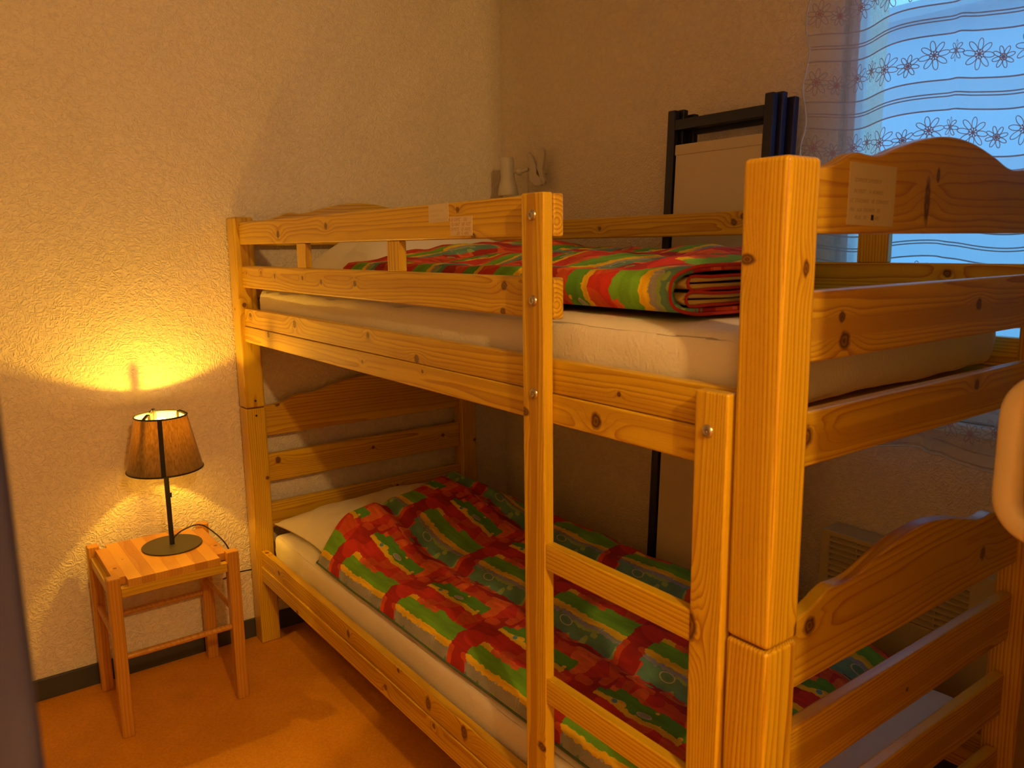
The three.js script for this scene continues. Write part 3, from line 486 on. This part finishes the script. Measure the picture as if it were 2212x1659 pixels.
// ---------------------------------------------------------------- embroidered net curtain
{
  const TW = 0.44, THt = 0.17, cw = 1408, ch = 544;
  const draw = (bg, dense, thread, centre) => {
    const cv = document.createElement('canvas'); cv.width = cw; cv.height = ch; const x = cv.getContext('2d');
    x.fillStyle = bg; x.fillRect(0, 0, cw, ch);
    const Y = (m) => ch - m / THt * ch, S = cw / TW;
    x.fillStyle = dense; x.fillRect(0, Y(0.072), cw, Y(0) - Y(0.072));
    x.strokeStyle = thread; x.lineCap = 'round';
    for (const [m, w] of [[0.002, 0.0034], [0.0325, 0.003], [0.0395, 0.003], [0.07, 0.0034]]) { x.lineWidth = w * S; x.beginPath(); x.moveTo(-9, Y(m)); x.lineTo(cw + 9, Y(m)); x.stroke(); }
    const fl = [[0.055, 0.121, 0.034, 0.1], [0.108, 0.112, 0.024, 0.5], [0.165, 0.126, 0.034, 0.2], [0.22, 0.132, 0.024, 0.9], [0.275, 0.119, 0.035, 0.3], [0.33, 0.111, 0.025, 0.2], [0.385, 0.127, 0.033, 0.6], [0.44, 0.131, 0.023, 0.1], [0, 0.131, 0.023, 0.1]];
    for (const [fx, fy, r, a0] of fl) {
      for (let k = 0; k < 8; k++) {
        const a = a0 + k * Math.PI / 4; x.save(); x.translate(fx * S, Y(fy)); x.rotate(a); x.lineWidth = 0.0018 * S; x.strokeStyle = thread;
        x.beginPath(); x.ellipse(r * 0.62 * S, 0, r * 0.38 * S, r * 0.17 * S, 0, 0, 7); x.stroke();
        x.lineWidth = 0.0024 * S; x.strokeStyle = centre; x.beginPath(); x.moveTo(0, 0); x.lineTo(r * 0.3 * S, 0); x.stroke(); x.restore();
      }
      x.fillStyle = centre; x.beginPath(); x.arc(fx * S, Y(fy), r * 0.11 * S, 0, 7); x.fill();
    }
    const t = new THREE.CanvasTexture(cv); t.wrapS = t.wrapT = THREE.RepeatWrapping; return t;
  };
  const map = draw('#e9e9ec', '#e4e4ea', '#b4adb8', '#b58f94'); map.colorSpace = THREE.SRGBColorSpace;
  const alpha = draw('#484848', '#666666', '#ffffff', '#ffffff');
  const net = new THREE.MeshPhysicalMaterial({ map, alphaMap: alpha, transparent: true, roughness: 0.9, transmission: 0.22, thickness: 0, side: THREE.DoubleSide });
  const N = 260, M = 60, z0 = 1.475, z1 = 2.485, y0 = 0.9, y1 = 2.36, pos = [], uv = [], idx = []; let arc = 0, px = 0, pz = 0;
  for (let i = 0; i <= N; i++) {
    const t = i / N, zz = lerp(z0, z1, t), fold = (k) => 0.022 * Math.sin(zz * 17 + 0.4) + 0.012 * Math.sin(zz * 31 + 1.3) + 0.010 * Math.exp(-Math.pow((zz - 1.875) / 0.018, 2)) * -2;
    const xx = 1.098 + fold(0); if (i) arc += Math.hypot(xx - px, zz - pz); px = xx; pz = zz;
    for (let j = 0; j <= M; j++) { const s = j / M, y = lerp(y0, y1, s), ex = i === 0 ? 0 : 1; pos.push(1.098 + (xx - 1.098) * (1.15 - 0.3 * s), y + 0.012 * Math.sin(zz * 17 + 2.0) * (1 - s * 0.4), zz + (1 - sstep(0, 0.06, t)) * 0.008 * Math.sin(y * 37) + 0.01 * (1 - s) * 0); uv.push((arc + 0.02) / TW, (y - 1.548) / THt + 0.0); }
  }
  for (let i = 0; i < N; i++) for (let j = 0; j < M; j++) { const a = i * (M + 1) + j, b = a + M + 1; idx.push(a, b, a + 1, b, b + 1, a + 1); }
  const g = new THREE.BufferGeometry(); g.setAttribute('position', new THREE.Float32BufferAttribute(pos, 3)); g.setAttribute('uv', new THREE.Float32BufferAttribute(uv, 2)); g.setIndex(idx); g.computeVertexNormals();
  const c = thing('curtain', 'sheer white net curtain embroidered with daisies at the window', 'curtain');
  part('net', g, net, c);
  const hemPts = []; for (let j = 0; j <= M; j += 2) hemPts.push([pos[j * 3], pos[j * 3 + 1], pos[j * 3 + 2]]);
  part('hem', tubeG(hemPts, 0.0022, 120, 6), mat({ color: 0xdcd6d6, roughness: 0.9 }), c);
  const bot = []; for (let i = 0; i <= N; i += 3) { const k = i * (M + 1) * 3; bot.push([pos[k], pos[k + 1], pos[k + 2]]); }
  part('hem', tubeG(bot, 0.002, 200, 6), mat({ color: 0xdcd6d6, roughness: 0.9 }), c);
  const r = thing('curtain_rod', 'thin white curtain rod above the window', 'curtain rod');
  part('rod', new THREE.CylinderGeometry(0.008, 0.008, 1.04, 16).rotateX(Math.PI / 2).translate(1.098, 2.366, 1.965), mat({ color: 0xe0ddd6, roughness: 0.4 }), r);
  for (const z of [1.455, 2.47]) part('bracket', rboxG(1.09, WB, 2.36, 2.372, z - 0.006, z + 0.006, 0.002), mat({ color: 0xe0ddd6, roughness: 0.4 }), r);
}
// ---------------------------------------------------------------- wardrobe with the cream handle, at the foot of the bed
{
  const w = thing('wardrobe', 'wooden wardrobe with rounded cream pull handle beside the bunk foot', 'wardrobe');
  const A = -0.045, B = WB - 0.012, F = 2.552, wood = pineMaterial('wardrobe', 0.4, [{ side: 'nz', w: 0.2 }], { seed: 251, ring: 0.012 }).m;
  part('carcass', rboxG(A, B, 0, CEIL - 0.01, F + 0.02, 3.1, 0.003), wood, w);
  part('door', rboxG(A, (A + B) / 2 - 0.001, 0.05, CEIL - 0.03, F, F + 0.019, 0.002), wood, w); part('door', rboxG((A + B) / 2 + 0.001, B, 0.05, CEIL - 0.03, F, F + 0.019, 0.002), wood, w);
  const cx = 0.042, zg = 2.458, ya = 1.280, yb = 1.124, R = 0.035, r = 0.0148, pts = [[cx, ya, F + 0.004], [cx, ya, F - 0.012], [cx, ya, zg + R]];
  for (let k = 1; k < 6; k++) { const a = k / 6 * Math.PI / 2; pts.push([cx, ya - R + R * Math.cos(a), zg + R - R * Math.sin(a)]); }
  pts.push([cx, ya - R, zg], [cx, (ya + yb) / 2, zg], [cx, yb + R, zg]);
  for (let k = 1; k < 6; k++) { const a = k / 6 * Math.PI / 2; pts.push([cx, yb + R - R * Math.sin(a), zg + R - R * Math.cos(a)]); }
  pts.push([cx, yb, zg + R], [cx, yb, F - 0.012], [cx, yb, F + 0.004]);
  part('handle', tubeG(pts, r, 120, 24), new THREE.MeshPhysicalMaterial({ color: 0xdccca4, roughness: 0.35, clearcoat: 0.3, clearcoatRoughness: 0.2 }), w, 'cream plastic pull handle with rounded corners');
}
// ---------------------------------------------------------------- paper notes stuck on the bed
function note(w, h, lines, paper, ink, size, extra) {
  const cv = document.createElement('canvas'); cv.width = 512; cv.height = Math.round(512 * h / w); const x = cv.getContext('2d');
  x.fillStyle = paper; x.fillRect(0, 0, cv.width, cv.height); x.fillStyle = ink;
  for (const [tx, fx, fy] of lines) { x.font = `italic ${size}px sans-serif`; x.fillText(tx, fx * cv.width, fy * cv.height); }
  if (extra) { x.fillStyle = '#1c1c26'; x.fillRect(extra[0] * cv.width, extra[1] * cv.height, extra[2] * cv.width, extra[3] * cv.height); }
  const t = new THREE.CanvasTexture(cv); t.colorSpace = THREE.SRGBColorSpace; return mat({ map: t, roughness: 0.9 });
}
function noteMesh(w, h, m, label, pos, ry, tilt) {
  const o = solo('paper_note', new THREE.BoxGeometry(w, h, 0.0006), m, label, 'paper note'); o.position.set(...pos); o.rotation.set(0, ry, 0); o.rotateZ(tilt);
}
noteMesh(0.078, 0.037, note(0.078, 0.037, [['CONVIENT AUX', 0.05, 0.45], ['ENFANTS', 0.12, 0.7], ['LE SUPERIEUR DU', 0.1, 0.95]], '#dccfb4', '#c9b48e', 52), 'faded blank looking paper note on the guard rail', [X0 - 0.0004, 1.496, 1.352], -Math.PI / 2, 0.01);
noteMesh(0.081, 0.038, note(0.081, 0.038, [['LE CAPIC     DU', 0.04, 0.24], ['QU MAT   NE  FUT', 0.04, 0.49], ['DEPOTS   LE  ANTE', 0.02, 0.74], ['DE   6  ANS', 0.3, 0.96]], '#e2cfa8', '#a87c48', 56), 'paper note with brown handwriting on the guard rail', [X0 - 0.0004, 1.4675, 1.437], -Math.PI / 2, -0.01);
noteMesh(0.124, 0.086, note(0.124, 0.086, [['SOMMIER SUPERIEUR', 0.1, 0.3], ['INTERDIT     A  NORMES', 0.1, 0.48], ['LE  COUCHAGE   NE  CONVIENT', 0.04, 0.63], ['PAS   AUX  ENFANTS   DE', 0.04, 0.78], ['PLUS   DE       A  ANS', 0.15, 0.9]], '#d2c6aa', '#8f7f66', 30, [0.5, 0.82, 0.06, 0.09]), 'taped paper note on the curved foot board', [0.249, 1.4925, 2.1674], 0, -0.02);

renderer.render(scene, camera);
